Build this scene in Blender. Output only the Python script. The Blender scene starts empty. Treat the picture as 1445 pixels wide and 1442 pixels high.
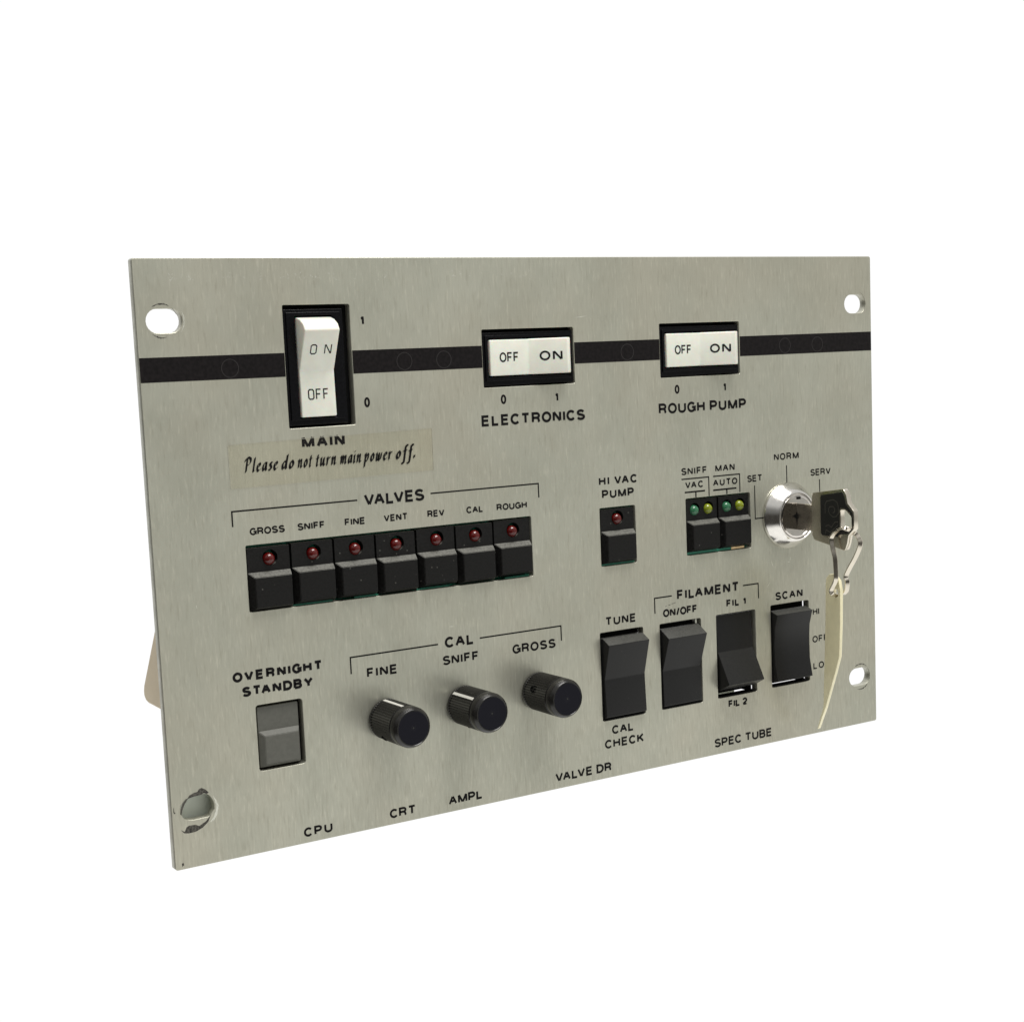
import bpy, bmesh, math, random
from mathutils import Vector, Matrix

random.seed(7)
SC = bpy.context.scene
COL = SC.collection
U = 0.001                    # the plan below is in millimetres
PW, PH, PT = 284.5, 177.0, 3.0   # panel width, height, thickness


def V(u, v, out=0.0):
    """u mm from the panel's left edge, v mm below its top edge, out mm in front of its face"""
    return Vector(((u - PW / 2) * U, -out * U, (PH - v) * U))


# ------------------------------------------------------------------ camera
cam = bpy.data.cameras.new('camera')
cam.sensor_width = 36.0
cam.lens = 36.0 * 2228.4 / 1445.0
cam.shift_x = 0.0
cam.shift_y = 79.0 / 1445.0
cam.clip_start, cam.clip_end = 0.01, 50.0
cam_ob = bpy.data.objects.new('camera', cam)
COL.objects.link(cam_ob)
right = Vector((0.84392, -0.53474, -0.04304))
fwd = Vector((0.52613, 0.84067, -0.12833))
up = right.cross(fwd)
rot = Matrix((right, up, -fwd)).transposed()
cam_ob.matrix_world = Matrix.Translation(V(-151.13, 33.44, 434.53)) @ rot.to_4x4()
SC.camera = cam_ob

# ------------------------------------------------------------------ surroundings: white studio backdrop, dim room in front
world = bpy.data.worlds.new('World')
SC.world = world
world.use_nodes = True
wn = world.node_tree
wn.nodes.clear()


class NB:
    """small node-building helper"""
    def __init__(self, tree):
        self.t = tree

    def node(self, kind, **kw):
        n = self.t.nodes.new(kind)
        for k, v in kw.items():
            if k == 'inp':
                for i, x in v.items():
                    self.put(n.inputs[i], x)
            else:
                setattr(n, k, v)
        return n

    def put(self, sock, x):
        if hasattr(x, 'links') or hasattr(x, 'is_output'):
            self.t.links.new(x, sock)
        else:
            sock.default_value = x

    def math(self, op, a, b=0.0, c=0.0, clamp=False):
        n = self.node('ShaderNodeMath', operation=op, use_clamp=clamp)
        for i, x in enumerate((a, b, c)):
            if i < len(n.inputs):
                self.put(n.inputs[i], x)
        return n.outputs[0]

    def ramp(self, x, lo, hi, a=0.0, b=1.0):
        n = self.node('ShaderNodeMapRange', interpolation_type='SMOOTHSTEP')
        n.clamp = True
        for i, q in enumerate((x, lo, hi, a, b)):
            self.put(n.inputs[i], q)
        return n.outputs[0]

    def mix(self, f, a, b):
        n = self.node('ShaderNodeMix', data_type='RGBA')
        self.put(n.inputs[0], f)
        self.put(n.inputs[6], a)
        self.put(n.inputs[7], b)
        return n.outputs[2]


w = NB(wn)
tc = w.node('ShaderNodeTexCoord')
sx = w.node('ShaderNodeSeparateXYZ')
wn.links.new(tc.outputs['Generated'], sx.inputs[0])
X, Y, Z = sx.outputs
behind = w.math('MULTIPLY', w.ramp(Y, -0.05, 0.16), w.ramp(X, -0.58, -0.36))
room = w.mix(w.ramp(X, -0.45, 0.75), (0.06, 0.057, 0.05, 1), (0.56, 0.56, 0.52, 1))
room = w.mix(w.ramp(Z, 0.0, 0.30), room, w.mix(w.ramp(X, -0.6, 0.6), (0.22, 0.22, 0.21, 1), (0.70, 0.70, 0.67, 1)))
room = w.mix(w.ramp(Z, 0.30, 0.65), room, (0.75, 0.75, 0.73, 1))
zt = w.math('ADD', Z, w.ramp(X, -0.05, -0.5, 0.0, 0.30))
room = w.mix(w.ramp(zt, -0.10, -0.36), room, (1.38, 1.37, 1.31, 1))
allc = w.mix(behind, room, (1.24, 1.24, 1.24, 1))
bgn = w.node('ShaderNodeBackground')
wn.links.new(allc, bgn.inputs[0])
bgn.inputs[1].default_value = 1.0
wo = w.node('ShaderNodeOutputWorld')
wn.links.new(bgn.outputs[0], wo.inputs[0])


def area(name, loc, aim, size, power, col=(1, 1, 1)):
    l = bpy.data.lights.new(name, 'AREA')
    l.shape = 'RECTANGLE'
    l.size, l.size_y = size
    l.energy = power
    l.color = col
    o = bpy.data.objects.new(name, l)
    COL.objects.link(o)
    o.location = loc
    d = Vector(aim) - Vector(loc)
    o.rotation_euler = d.to_track_quat('-Z', 'Y').to_euler()
    return o


area('overhead_softbox', (0.06, -0.22, 0.80), (0, 0, 0.1), (0.50, 0.30), 8.2, (1.0, 0.98, 0.95))

SC.view_settings.view_transform = 'Standard'
SC.view_settings.look = 'None'
SC.view_settings.exposure = -0.27
SC.view_settings.gamma = 1.0
SC.view_settings.use_curve_mapping = False
SC.cycles.max_bounces = 10


# ------------------------------------------------------------------ materials
def mat(name, col, rough=0.5, metal=0.0, spec=0.5, coat=0.0, emit=None):
    m = bpy.data.materials.new(name)
    m.use_nodes = True
    b = m.node_tree.nodes['Principled BSDF']
    b.inputs['Base Color'].default_value = (*col, 1)
    b.inputs['Roughness'].default_value = rough
    b.inputs['Metallic'].default_value = metal
    b.inputs['Specular IOR Level'].default_value = spec
    b.inputs['Coat Weight'].default_value = coat
    b.inputs['Coat Roughness'].default_value = 0.08
    return m


def grain(m, scale, amount, bump=0.0, stretch=(1, 1, 1), rough_amt=0.0, dist=0.0001, detail=4.0):
    """breaks a flat colour up with noise in the object's own space"""
    t = m.node_tree
    n = NB(t)
    b = t.nodes['Principled BSDF']
    tcn = n.node('ShaderNodeTexCoord')
    mp = n.node('ShaderNodeMapping')
    mp.inputs['Scale'].default_value = stretch
    t.links.new(tcn.outputs['Object'], mp.inputs[0])
    no = n.node('ShaderNodeTexNoise')
    no.inputs['Scale'].default_value = scale
    no.inputs['Detail'].default_value = detail
    t.links.new(mp.outputs[0], no.inputs['Vector'])
    c = b.inputs['Base Color'].default_value[:3]
    lo = tuple(x * (1 - amount) for x in c) + (1,)
    hi = tuple(min(1, x * (1 + amount)) for x in c) + (1,)
    t.links.new(n.mix(n.ramp(no.outputs[0], 0.3, 0.7), lo, hi), b.inputs['Base Color'])
    if rough_amt:
        r = b.inputs['Roughness'].default_value
        t.links.new(n.ramp(no.outputs[0], 0.3, 0.7, r - rough_amt, r + rough_amt), b.inputs['Roughness'])
    if bump:
        bp = n.node('ShaderNodeBump')
        bp.inputs['Strength'].default_value = bump
        bp.inputs['Distance'].default_value = dist
        t.links.new(no.outputs[0], bp.inputs['Height'])
        t.links.new(bp.outputs[0], b.inputs['Normal'])
    return m


def dust_highlight(m, dust, amount, speck=0.5):
    """settled dust with a painted-in highlight on faces that look up, and scattered specks elsewhere"""
    t = m.node_tree
    n = NB(t)
    b = t.nodes['Principled BSDF']
    old = b.inputs['Base Color'].links[0].from_socket
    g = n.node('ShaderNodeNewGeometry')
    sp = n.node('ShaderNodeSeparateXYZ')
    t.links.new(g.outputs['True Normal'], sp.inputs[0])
    tcn = n.node('ShaderNodeTexCoord')
    no = n.node('ShaderNodeTexNoise')
    no.inputs['Scale'].default_value = 1600
    no.inputs['Detail'].default_value = 3
    t.links.new(tcn.outputs['Object'], no.inputs['Vector'])
    film = n.math('MULTIPLY', n.ramp(sp.outputs[2], 0.35, 0.8), n.ramp(no.outputs[0], 0.2, 0.65, amount * .45, amount))  # dust film whose tint also carries the highlight of the top faces
    vo = n.node('ShaderNodeTexVoronoi')
    vo.inputs['Scale'].default_value = 520
    t.links.new(tcn.outputs['Object'], vo.inputs['Vector'])
    sel = n.node('ShaderNodeSeparateColor')
    t.links.new(vo.outputs['Color'], sel.inputs[0])
    spk = n.math('MULTIPLY', n.ramp(vo.outputs['Distance'], 0.16, 0.06), n.ramp(sel.outputs[0], 0.72, 0.74, 0.0, speck))
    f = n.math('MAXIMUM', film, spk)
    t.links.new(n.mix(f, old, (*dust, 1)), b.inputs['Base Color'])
    return m


def brushed(name):
    m = mat(name, (0.57, 0.57, 0.47), 0.42, 1.0)
    t = m.node_tree
    n = NB(t)
    b = t.nodes['Principled BSDF']
    tcn = n.node('ShaderNodeTexCoord')

    def noise(stretch, detail, rough=0.6):
        mp = n.node('ShaderNodeMapping')
        mp.inputs['Scale'].default_value = stretch
        t.links.new(tcn.outputs['Object'], mp.inputs[0])
        no = n.node('ShaderNodeTexNoise')
        no.inputs['Scale'].default_value = 1.0
        no.inputs['Detail'].default_value = detail
        no.inputs['Roughness'].default_value = rough
        t.links.new(mp.outputs[0], no.inputs['Vector'])
        return no.outputs[0]
    fine = noise((1600, 100, 200), 3)          # the vertical brush lines
    streak = noise((1250, 60, 190), 3)         # short bright scratches
    long = noise((900, 60, 90), 2)             # a few longer ones
    dark = noise((1150, 70, 150), 3)           # short dark scratches
    cloud = noise((34, 34, 26), 5)             # handling marks, broad
    warm = noise((17, 17, 15), 3)
    base = n.mix(n.ramp(cloud, 0.3, 0.72), (0.44, 0.442, 0.37, 1), (0.525, 0.527, 0.447, 1))
    base = n.mix(n.ramp(warm, 0.4, 0.68, 0.0, 0.45), base, (0.49, 0.455, 0.365, 1))
    base = n.mix(n.ramp(streak, 0.50, 0.78, 0.0, 0.36), base, (0.76, 0.74, 0.62, 1))
    base = n.mix(n.ramp(long, 0.62, 0.84, 0.0, 0.32), base, (0.78, 0.76, 0.66, 1))
    base = n.mix(n.ramp(dark, 0.50, 0.78, 0.0, 0.36), base, (0.27, 0.25, 0.19, 1))
    base = n.mix(n.ramp(fine, 0.35, 0.7, 0.0, 0.20), base, (0.36, 0.35, 0.28, 1))
    t.links.new(base, b.inputs['Base Color'])
    t.links.new(n.ramp(fine, 0.3, 0.7, 0.31, 0.42), b.inputs['Roughness'])
    b.inputs['Metallic'].default_value = 0.58
    bp = n.node('ShaderNodeBump')
    bp.inputs['Strength'].default_value = 0.22
    bp.inputs['Distance'].default_value = 0.00006
    t.links.new(fine, bp.inputs['Height'])
    t.links.new(bp.outputs[0], b.inputs['Normal'])
    return m


M = {}
M['alu'] = brushed('brushed_aluminium')
M['ink'] = mat('black_ink', (0.006, 0.0055, 0.006), 0.6, spec=0.12)
M['stripe'] = grain(mat('black_stripe_paint', (0.0075, 0.006, 0.0065), 0.5, spec=0.14), 900, 0.4)
M['ring'] = mat('stud_mark_paint', (0.025, 0.023, 0.023), 0.4, spec=0.25)
M['frame'] = grain(mat('black_bezel_plastic', (0.003, 0.003, 0.004), 0.25, spec=0.14), 1200, 0.3)
M['inside'] = mat('dark_interior', (0.006, 0.006, 0.006), 0.8, spec=0.1)
M['white'] = grain(mat('white_rocker_plastic', (0.78, 0.785, 0.70), 0.30, spec=0.5), 260, 0.03)
M['white'].node_tree.nodes['Principled BSDF'].inputs['Subsurface Weight'].default_value = 0.25
M['white'].node_tree.nodes['Principled BSDF'].inputs['Subsurface Scale'].default_value = 0.002
M['letter'] = mat('rocker_lettering', (0.012, 0.012, 0.012), 0.5, spec=0.15)
M['rocker'] = grain(mat('black_rocker_plastic', (0.0055, 0.0055, 0.006), 0.38, spec=0.32), 2500, 0.25, bump=0.08)
M['cap'] = grain(mat('black_button_plastic', (0.0045, 0.0042, 0.004), 0.46, spec=0.24), 1800, 0.5, bump=0.12, rough_amt=0.08)
dust_highlight(M['cap'], (0.17, 0.168, 0.15), 0.85, 0.5)
dust_highlight(M['rocker'], (0.10, 0.10, 0.09), 0.6, 0.12)
M['grey'] = grain(mat('grey_button_plastic', (0.118, 0.118, 0.103), 0.5, spec=0.3), 900, 0.06)
M['knob'] = grain(mat('black_knob_plastic', (0.014, 0.013, 0.012), 0.24, spec=0.45), 900, 0.2)
M['knobface'] = mat('black_knob_cap', (0.004, 0.004, 0.009), 0.3, spec=0.16)
M['chrome'] = grain(mat('polished_lock_metal', (0.78, 0.76, 0.73), 0.15, 1.0), 400, 0.04, rough_amt=0.03)
M['cylinder'] = grain(mat('lock_cylinder_metal', (0.66, 0.63, 0.60), 0.12, 1.0), 300, 0.05)
M['nickel'] = grain(mat('worn_nickel', (0.70, 0.65, 0.56), 0.24, 1.0), 250, 0.05, rough_amt=0.03)
M['inset'] = mat('key_inset_reflection', (0.014, 0.014, 0.013), 0.4, spec=0.35)  # reflection of the dark room put into the inset's base colour
M['emboss'] = mat('key_emblem_outline', (0.13, 0.125, 0.11), 0.4, 0.6)
M['tag'] = grain(mat('ivory_tag_plastic', (0.96, 0.89, 0.60), 0.38, spec=0.5), 300, 0.03)
M['pcb'] = mat('green_circuit_board', (0.012, 0.26, 0.16), 0.4, spec=0.5)
M['gold'] = mat('gold_contact', (0.83, 0.62, 0.36), 0.3, 1.0)
M['wedge'] = grain(mat('tan_wedge_plastic', (0.80, 0.68, 0.49), 0.55, spec=0.3), 120, 0.04)
M['plate'] = grain(mat('pale_added_plate', (0.72, 0.77, 0.70), 0.5, spec=0.3), 150, 0.05)
M['wear'] = grain(mat('worn_dark_metal', (0.075, 0.07, 0.06), 0.6, 0.3), 1400, 0.7)
M['bare'] = mat('bare_bright_metal', (0.78, 0.78, 0.70), 0.45, 1.0)
M['fleck'] = mat('adhesive_residue', (0.60, 0.60, 0.54), 0.6, spec=0.3)


def led_mat(name, col, glow):
    m = mat(name, col, 0.10, spec=0.55)
    b = m.node_tree.nodes['Principled BSDF']
    b.inputs['Subsurface Weight'].default_value = 0.35
    b.inputs['Subsurface Scale'].default_value = 0.0015
    b.inputs['Subsurface Radius'].default_value = glow
    return m


M['red'] = led_mat('red_led_lens', (0.085, 0.003, 0.0025), (1.0, 0.05, 0.05))
M['green'] = led_mat('green_led_lens', (0.035, 0.15, 0.075), (0.2, 1.0, 0.4))
M['yellow'] = led_mat('yellow_led_lens', (0.20, 0.24, 0.012), (1.0, 1.0, 0.2))

# clear tape: a thin film that lets the metal show through
mt = bpy.data.materials.new('clear_tape')
mt.use_nodes = True
tn = NB(mt.node_tree)
mt.node_tree.nodes.clear()
film = tn.node('ShaderNodeBsdfTransparent')
film.inputs[0].default_value = (0.994, 0.988, 0.970, 1)
sheen = tn.node('ShaderNodeBsdfGlossy')
sheen.inputs['Roughness'].default_value = 0.3
tm = tn.node('ShaderNodeMixShader')
tm.inputs[0].default_value = 0.008
mt.node_tree.links.new(film.outputs[0], tm.inputs[1])
mt.node_tree.links.new(sheen.outputs[0], tm.inputs[2])
to = tn.node('ShaderNodeOutputMaterial')
mt.node_tree.links.new(tm.outputs[0], to.inputs[0])
M['tape'] = mt
M['tape_edge'] = mat('tape_edge', (0.42, 0.41, 0.34), 0.4)


# ------------------------------------------------------------------ building helpers
def link(name, me, material, parent=None, label=None):
    o = bpy.data.objects.new(name, me)
    COL.objects.link(o)
    if material is not None:
        me.materials.clear()
        me.materials.append(material)
    if parent is not None:
        o.parent = parent
    if label:
        o['label'] = label
    return o


def finish(bm, name, material, parent=None, label=None, smooth=None):
    me = bpy.data.meshes.new(name)
    bmesh.ops.recalc_face_normals(bm, faces=bm.faces)
    bm.to_mesh(me)
    bm.free()
    if smooth is not None:
        me.polygons.foreach_set('use_smooth', [True] * len(me.polygons))
        me.set_sharp_from_angle(angle=math.radians(smooth))
    return link(name, me, material, parent, label)


def thing(name, label, cat, loc=(0, 0, 0)):
    o = bpy.data.objects.new(name, None)
    COL.objects.link(o)
    o.empty_display_size = 0.02
    o.location = loc
    o['label'] = label
    o['category'] = cat
    return o


def rrect(u0, u1, v0, v1, r=0.5, n=5):
    pts = []
    for cu, cv, a0 in ((u1 - r, v0 + r, -90), (u1 - r, v1 - r, 0), (u0 + r, v1 - r, 90), (u0 + r, v0 + r, 180)):
        for k in range(n + 1):
            a = math.radians(a0 + 90 * k / n)
            pts.append((cu + r * math.cos(a), cv + r * math.sin(a)))
    return pts


def circle(cu, cv, r, n=40, ru=None):
    return [(cu + (ru or r) * math.cos(2 * math.pi * k / n), cv + r * math.sin(2 * math.pi * k / n)) for k in range(n)]


def slab_mesh(outer, holes, out0, out1, bevel=0.0, res=1):
    """a flat sheet with holes between two depths; bevel rounds its rims"""
    cu = bpy.data.curves.new('outline', 'CURVE')
    cu.dimensions = '2D'
    cu.fill_mode = 'BOTH'
    cu.extrude = abs(out1 - out0) * U / 2 - bevel * U
    cu.bevel_depth = bevel * U
    cu.offset = -bevel * U
    cu.bevel_resolution = res
    for loop in [outer] + list(holes):
        s = cu.splines.new('POLY')
        s.points.add(len(loop) - 1)
        for p, (a, b) in zip(s.points, loop):
            p.co = ((a - PW / 2) * U, (PH - b) * U, 0, 1)
        s.use_cyclic_u = True
    o = bpy.data.objects.new('outline', cu)
    COL.objects.link(o)
    bpy.context.view_layer.update()
    dg = bpy.context.evaluated_depsgraph_get()
    me = bpy.data.meshes.new_from_object(o.evaluated_get(dg))
    bpy.data.objects.remove(o)
    bpy.data.curves.remove(cu)
    me.transform(Matrix.Rotation(math.radians(90), 4, 'X'))
    me.transform(Matrix.Translation((0, -(out0 + out1) / 2 * U, 0)))
    return me


def slab(name, outer, holes, out0, out1, material, parent=None, bevel=0.0, label=None, res=1):
    return link(name, slab_mesh(outer, holes, out0, out1, bevel, res), material, parent, label)


def add_box(bm, u0, u1, v0, v1, o0, o1):
    vs = [bm.verts.new(V(u, v, o)) for o in (o0, o1) for v in (v0, v1) for u in (u0, u1)]
    for f in ((0, 1, 3, 2), (4, 6, 7, 5), (0, 4, 5, 1), (2, 3, 7, 6), (0, 2, 6, 4), (1, 5, 7, 3)):
        bm.faces.new([vs[i] for i in f])
    return vs


def bev(bm, width, seg=2, edges=None, ang=20):
    bmesh.ops.recalc_face_normals(bm, faces=bm.faces)
    if edges is None:
        edges = [e for e in bm.edges if len(e.link_faces) == 2 and e.calc_face_angle(0) > math.radians(ang)]
    bmesh.ops.bevel(bm, geom=edges, offset=width * U, segments=seg, affect='EDGES', profile=0.6, clamp_overlap=True)


def box(name, u0, u1, v0, v1, o0, o1, material, parent=None, bevel=0.0, label=None):
    bm = bmesh.new()
    add_box(bm, u0, u1, v0, v1, o0, o1)
    if bevel:
        bev(bm, bevel)
    return finish(bm, name, material, parent, label, 40 if bevel else None)


def prism_u(profile, u0, u1, bm):
    """closed profile of (v, out) pushed from u0 to u1"""
    a = [bm.verts.new(V(u0, v, o)) for v, o in profile]
    b = [bm.verts.new(V(u1, v, o)) for v, o in profile]
    bm.faces.new(a)
    bm.faces.new(list(reversed(b)))
    n = len(a)
    for i in range(n):
        bm.faces.new((a[i], b[i], b[(i + 1) % n], a[(i + 1) % n]))


def prism_v(profile, v0, v1, bm):
    a = [bm.verts.new(V(u, v0, o)) for u, o in profile]
    b = [bm.verts.new(V(u, v1, o)) for u, o in profile]
    bm.faces.new(a)
    bm.faces.new(list(reversed(b)))
    n = len(a)
    for i in range(n):
        bm.faces.new((a[i], b[i], b[(i + 1) % n], a[(i + 1) % n]))


def lathe(bm, prof, cu, cv, n=64, rmod=None):
    """profile of (radius, out) turned about an axis square to the panel"""
    rings = []
    for r, o in prof:
        ring = []
        for k in range(n):
            a = 2 * math.pi * k / n
            rr = r + (rmod(k, o) if rmod else 0)
            ring.append(bm.verts.new(V(cu + rr * math.cos(a), cv + rr * math.sin(a), o)))
        rings.append(ring)
    for a, b in zip(rings, rings[1:]):
        for k in range(n):
            bm.faces.new((a[k], a[(k + 1) % n], b[(k + 1) % n], b[k]))
    bm.faces.new(rings[-1])
    bm.faces.new(list(reversed(rings[0])))


# ------------------------------------------------------------------ lettering: a stroked grotesque alphabet
def arc(cx, cy, rx, ry, a0, a1, n=9):
    return [(cx + rx * math.cos(math.radians(a0 + (a1 - a0) * k / n)),
             cy + ry * math.sin(math.radians(a0 + (a1 - a0) * k / n))) for k in range(n + 1)]


def o_shape(wd, h=1.0):
    return arc(wd / 2, h / 2, wd / 2, h / 2, 90, 450, 24)


GL = {   # width, strokes on a cap height of 1 (stroke centre lines)
    'A': (.74, [[(0, 0), (.35, 1)], [(.39, 1), (.74, 0)], [(.14, .36), (.60, .36)]]),
    'B': (.64, [[(0, 0), (0, 1), (.38, 1)] + arc(.38, .76, .22, .24, 90, -90, 8) + [(0, .52)], [(.36, .52)] + arc(.38, .26, .26, .26, 90, -90, 8) + [(0, 0)]]),
    'C': (.70, [arc(.37, .5, .37, .5, 40, 320, 20)]),
    'D': (.70, [[(0, 0), (0, 1), (.30, 1)] + arc(.30, .5, .40, .5, 90, -90, 14) + [(0, 0)]]),
    'E': (.58, [[(.58, 1), (0, 1), (0, 0), (.58, 0)], [(0, .52), (.53, .52)]]),
    'F': (.54, [[(.54, 1), (0, 1), (0, 0)], [(0, .50), (.48, .50)]]),
    'G': (.74, [arc(.37, .5, .37, .5, 40, 335, 22) + [(.74, .48), (.42, .48)], [(.74, .50), (.74, 0.0)]]),
    'H': (.66, [[(0, 0), (0, 1)], [(.66, 0), (.66, 1)], [(0, .53), (.66, .53)]]),
    'I': (.0, [[(0, 0), (0, 1)]]),
    'K': (.66, [[(0, 0), (0, 1)], [(.64, 1), (0, .36)], [(.25, .60), (.66, 0)]]),
    'L': (.52, [[(0, 1), (0, 0), (.52, 0)]]),
    'M': (.86, [[(0, 0), (0, 1)], [(.02, 1), (.41, .0)], [(.45, .0), (.84, 1)], [(.86, 1), (.86, 0)]]),
    'N': (.66, [[(0, 0), (0, 1)], [(.03, 1), (.63, 0)], [(.66, 0), (.66, 1)]]),
    'O': (.76, [o_shape(.76)]),
    'P': (.62, [[(0, 0), (0, 1), (.36, 1)] + arc(.36, .72, .26, .28, 90, -90, 9) + [(0, .44)]]),
    'R': (.66, [[(0, 0), (0, 1), (.38, 1)] + arc(.38, .74, .25, .26, 90, -90, 9) + [(0, .48)], [(.34, .48), (.50, .44), (.58, .30), (.60, .10), (.66, 0)]]),
    'S': (.66, [arc(.33, .755, .30, .245, 20, 180, 9) + [(.05, .66), (.14, .57), (.33, .51), (.54, .44), (.64, .34)] + arc(.33, .265, .33, .265, 0, -160, 10)]),
    'T': (.66, [[(0, 1), (.66, 1)], [(.33, 1), (.33, 0)]]),
    'U': (.66, [[(0, 1), (0, .33)] + arc(.33, .33, .33, .33, 180, 360, 12) + [(.66, 1)]]),
    'V': (.70, [[(0, 1), (.33, 0)], [(.37, 0), (.70, 1)]]),
    'X': (.70, [[(0, 0), (.70, 1)], [(0, 1), (.70, 0)]]),
    'Y': (.74, [[(0, 1), (.37, .44), (.74, 1)], [(.37, .46), (.37, 0)]]),
    '/': (.30, [[(0, -.04), (.30, 1.04)]]),
    '0': (.54, [o_shape(.54)]),
    '1': (.26, [[(0, .74), (.14, .80), (.26, 1), (.26, 0)]]),
    '2': (.56, [arc(.28, .70, .28, .30, 170, -20, 11) + [(.46, .46), (.12, .20), (0, 0), (.56, 0)]]),
    ' ': (.22, []),
}
SQ = {   # squarish drawing-template letters for the tall rocker
    'O': (.50, [[(.12, 0), (.38, 0), (.50, .14), (.50, .86), (.38, 1), (.12, 1), (0, .86), (0, .14), (.12, 0)]]),
    'N': (.55, [[(0, 0), (0, 1)], [(.03, 1), (.52, 0)], [(.55, 0), (.55, 1)]]),
    'F': (.42, [[(.42, 1), (0, 1), (0, 0)], [(0, .52), (.36, .52)]]),
    ' ': (.2, []),
}


def ribbon(bm, pts, wd, place, k):
    """one pen stroke of even width with mitred corners; place(x, y, k) puts it in space"""
    P = [Vector(pts[0])]
    for p in pts[1:]:
        if (Vector(p) - P[-1]).length > 1e-4:
            P.append(Vector(p))
    closed = len(P) > 3 and (P[0] - P[-1]).length < 1e-4
    if closed:
        P = P[:-1]
    # a hairpin corner is drawn as two strokes
    if not closed:
        for i in range(1, len(P) - 1):
            if (P[i] - P[i - 1]).normalized().dot((P[i + 1] - P[i]).normalized()) < -0.25:
                ribbon(bm, P[:i + 1], wd, place, k)
                ribbon(bm, P[i:], wd, place, k + 0.4)
                return
    n = len(P)
    L, R = [], []
    for i in range(n):
        a = P[i - 1] if (i > 0 or closed) else None
        b = P[(i + 1) % n] if (i < n - 1 or closed) else None
        d0 = (P[i] - a).normalized() if a is not None else None
        d1 = (b - P[i]).normalized() if b is not None else None
        if d0 is None:
            d0 = d1
        if d1 is None:
            d1 = d0
        n0 = Vector((-d0.y, d0.x))
        n1 = Vector((-d1.y, d1.x))
        m = n0 + n1
        if m.length < 1e-4:
            m = n0
        m.normalize()
        s = 1.0 / max(m.dot(n0), 0.5)
        L.append(P[i] + m * s * wd / 2)
        R.append(P[i] - m * s * wd / 2)
    lv = [bm.verts.new(place(p.x, p.y, k)) for p in L]
    rv = [bm.verts.new(place(p.x, p.y, k)) for p in R]
    for i in range(n if closed else n - 1):
        j = (i + 1) % n
        bm.faces.new((lv[i], rv[i], rv[j], lv[j]))


def lay_text(bm, s, x0, x1, cap, weight, place, font=GL, k0=0):
    """stroke s between x0 and x1 (ink to ink); weight is the stroke width"""
    h = cap - weight
    ws = [font[c][0] * h for c in s]
    gaps = []
    for a, b in zip(s, s[1:]):
        g = 1.0
        if a in 'AVTYLPF' and b in 'AVTY':
            g = 0.55
        if a in 'OCGSDQ' or b in 'OCGSQ':
            g -= 0.12
        if a == ' ' or b == ' ':
            g = 0.7
        gaps.append(g)
    nat = sum(ws) + sum(gaps) * 0.27 * cap
    avail = (x1 - x0) - weight
    sc = min(1.4, max(0.6, 1 + (avail / nat - 1) * 1.05)) if nat > 0 else 1.0
    rest = avail - sum(ws) * sc
    gu = rest / sum(gaps) if gaps else 0
    x = x0 + weight / 2
    if len(s) == 1:
        sc = min(1.1, avail / max(ws[0], 1e-6))
    k = k0
    for i, c in enumerate(s):
        for st in font[c][1]:
            ribbon(bm, [(x + p[0] * h * sc, weight / 2 + p[1] * h) for p in st], weight, place, k)
            k += 1
        x += ws[i] * sc + (gaps[i] * gu if i < len(gaps) else 0)
    return k


def on_face(base_v, out=0.035):
    return lambda x, y, k: V(x, base_v - y, out + 0.004 * k)


# ================================================================== THE CONTROL PANEL
panel = thing('control_panel', 'upright brushed aluminium control panel with black stripe, switches, push buttons, knobs and lock',
              'control panel', V(PW / 2, PH, 0))
bpy.context.view_layer.update()


def onto(parent, o):
    """parent while keeping the place"""
    o.parent = parent
    o.matrix_parent_inverse = parent.matrix_world.inverted()


# ---- face plate with its cut-outs
MAIN = (44.8, 66.8, 13.8, 50.2)
ELEC = (113.2, 148.6, 22.7, 41.2)
ROUG = (184.4, 219.9, 22.5, 41.0)
VALV = (28.4, 129.0, 83.7, 103.6)
HIVC = (156.7, 171.6, 83.6, 103.5)
PAIR = (193.7, 223.2, 83.4, 103.5)
OVER = (28.3, 43.5, 131.8, 152.0)
TUNE = (155.0, 173.3, 126.2, 156.9)
ONOF = (180.6, 199.0, 126.3, 156.8)
FILA = (206.0, 224.4, 126.2, 156.6)
SCAN = (231.7, 250.4, 125.8, 156.4)


def slot(cu, cv, wd, h, n=10, lift=0.0):
    r = h / 2
    pts = []
    for s, a0 in ((1, -90), (-1, 90)):
        for k in range(n + 1):
            a = math.radians(a0 + 180 * k / n)
            pts.append((cu + s * (wd / 2 - r) + r * math.cos(a), cv + r * math.sin(a)))
    return pts


HOLES = [slot(8.3, 17.6, 10.8, 6.9), slot(276.4, 17.4, 10.8, 6.9), slot(275.9, 158.6, 10.8, 6.9)]
# the lower left slot is chewed open
ragged = []
for k, (a, b) in enumerate(slot(8.1, 159.3, 10.6, 7.2, 10)):
    ragged.append((a + random.uniform(-.25, .25), b + random.uniform(-.25, .2)))
HOLES.append(ragged)
cuts = [rrect(*c, r=0.5) for c in (MAIN, ELEC, ROUG, VALV, HIVC, PAIR, TUNE, ONOF, FILA, SCAN)] + [rrect(*OVER, r=0.9)]
plate = slab('face_plate', rrect(0, PW, 0, PH, 0.8), HOLES + cuts, -PT, 0.0, M['alu'], None, bevel=0.14)
onto(panel, plate)


def part(o, parent=None):
    onto(parent or panel, o)
    return o


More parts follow.
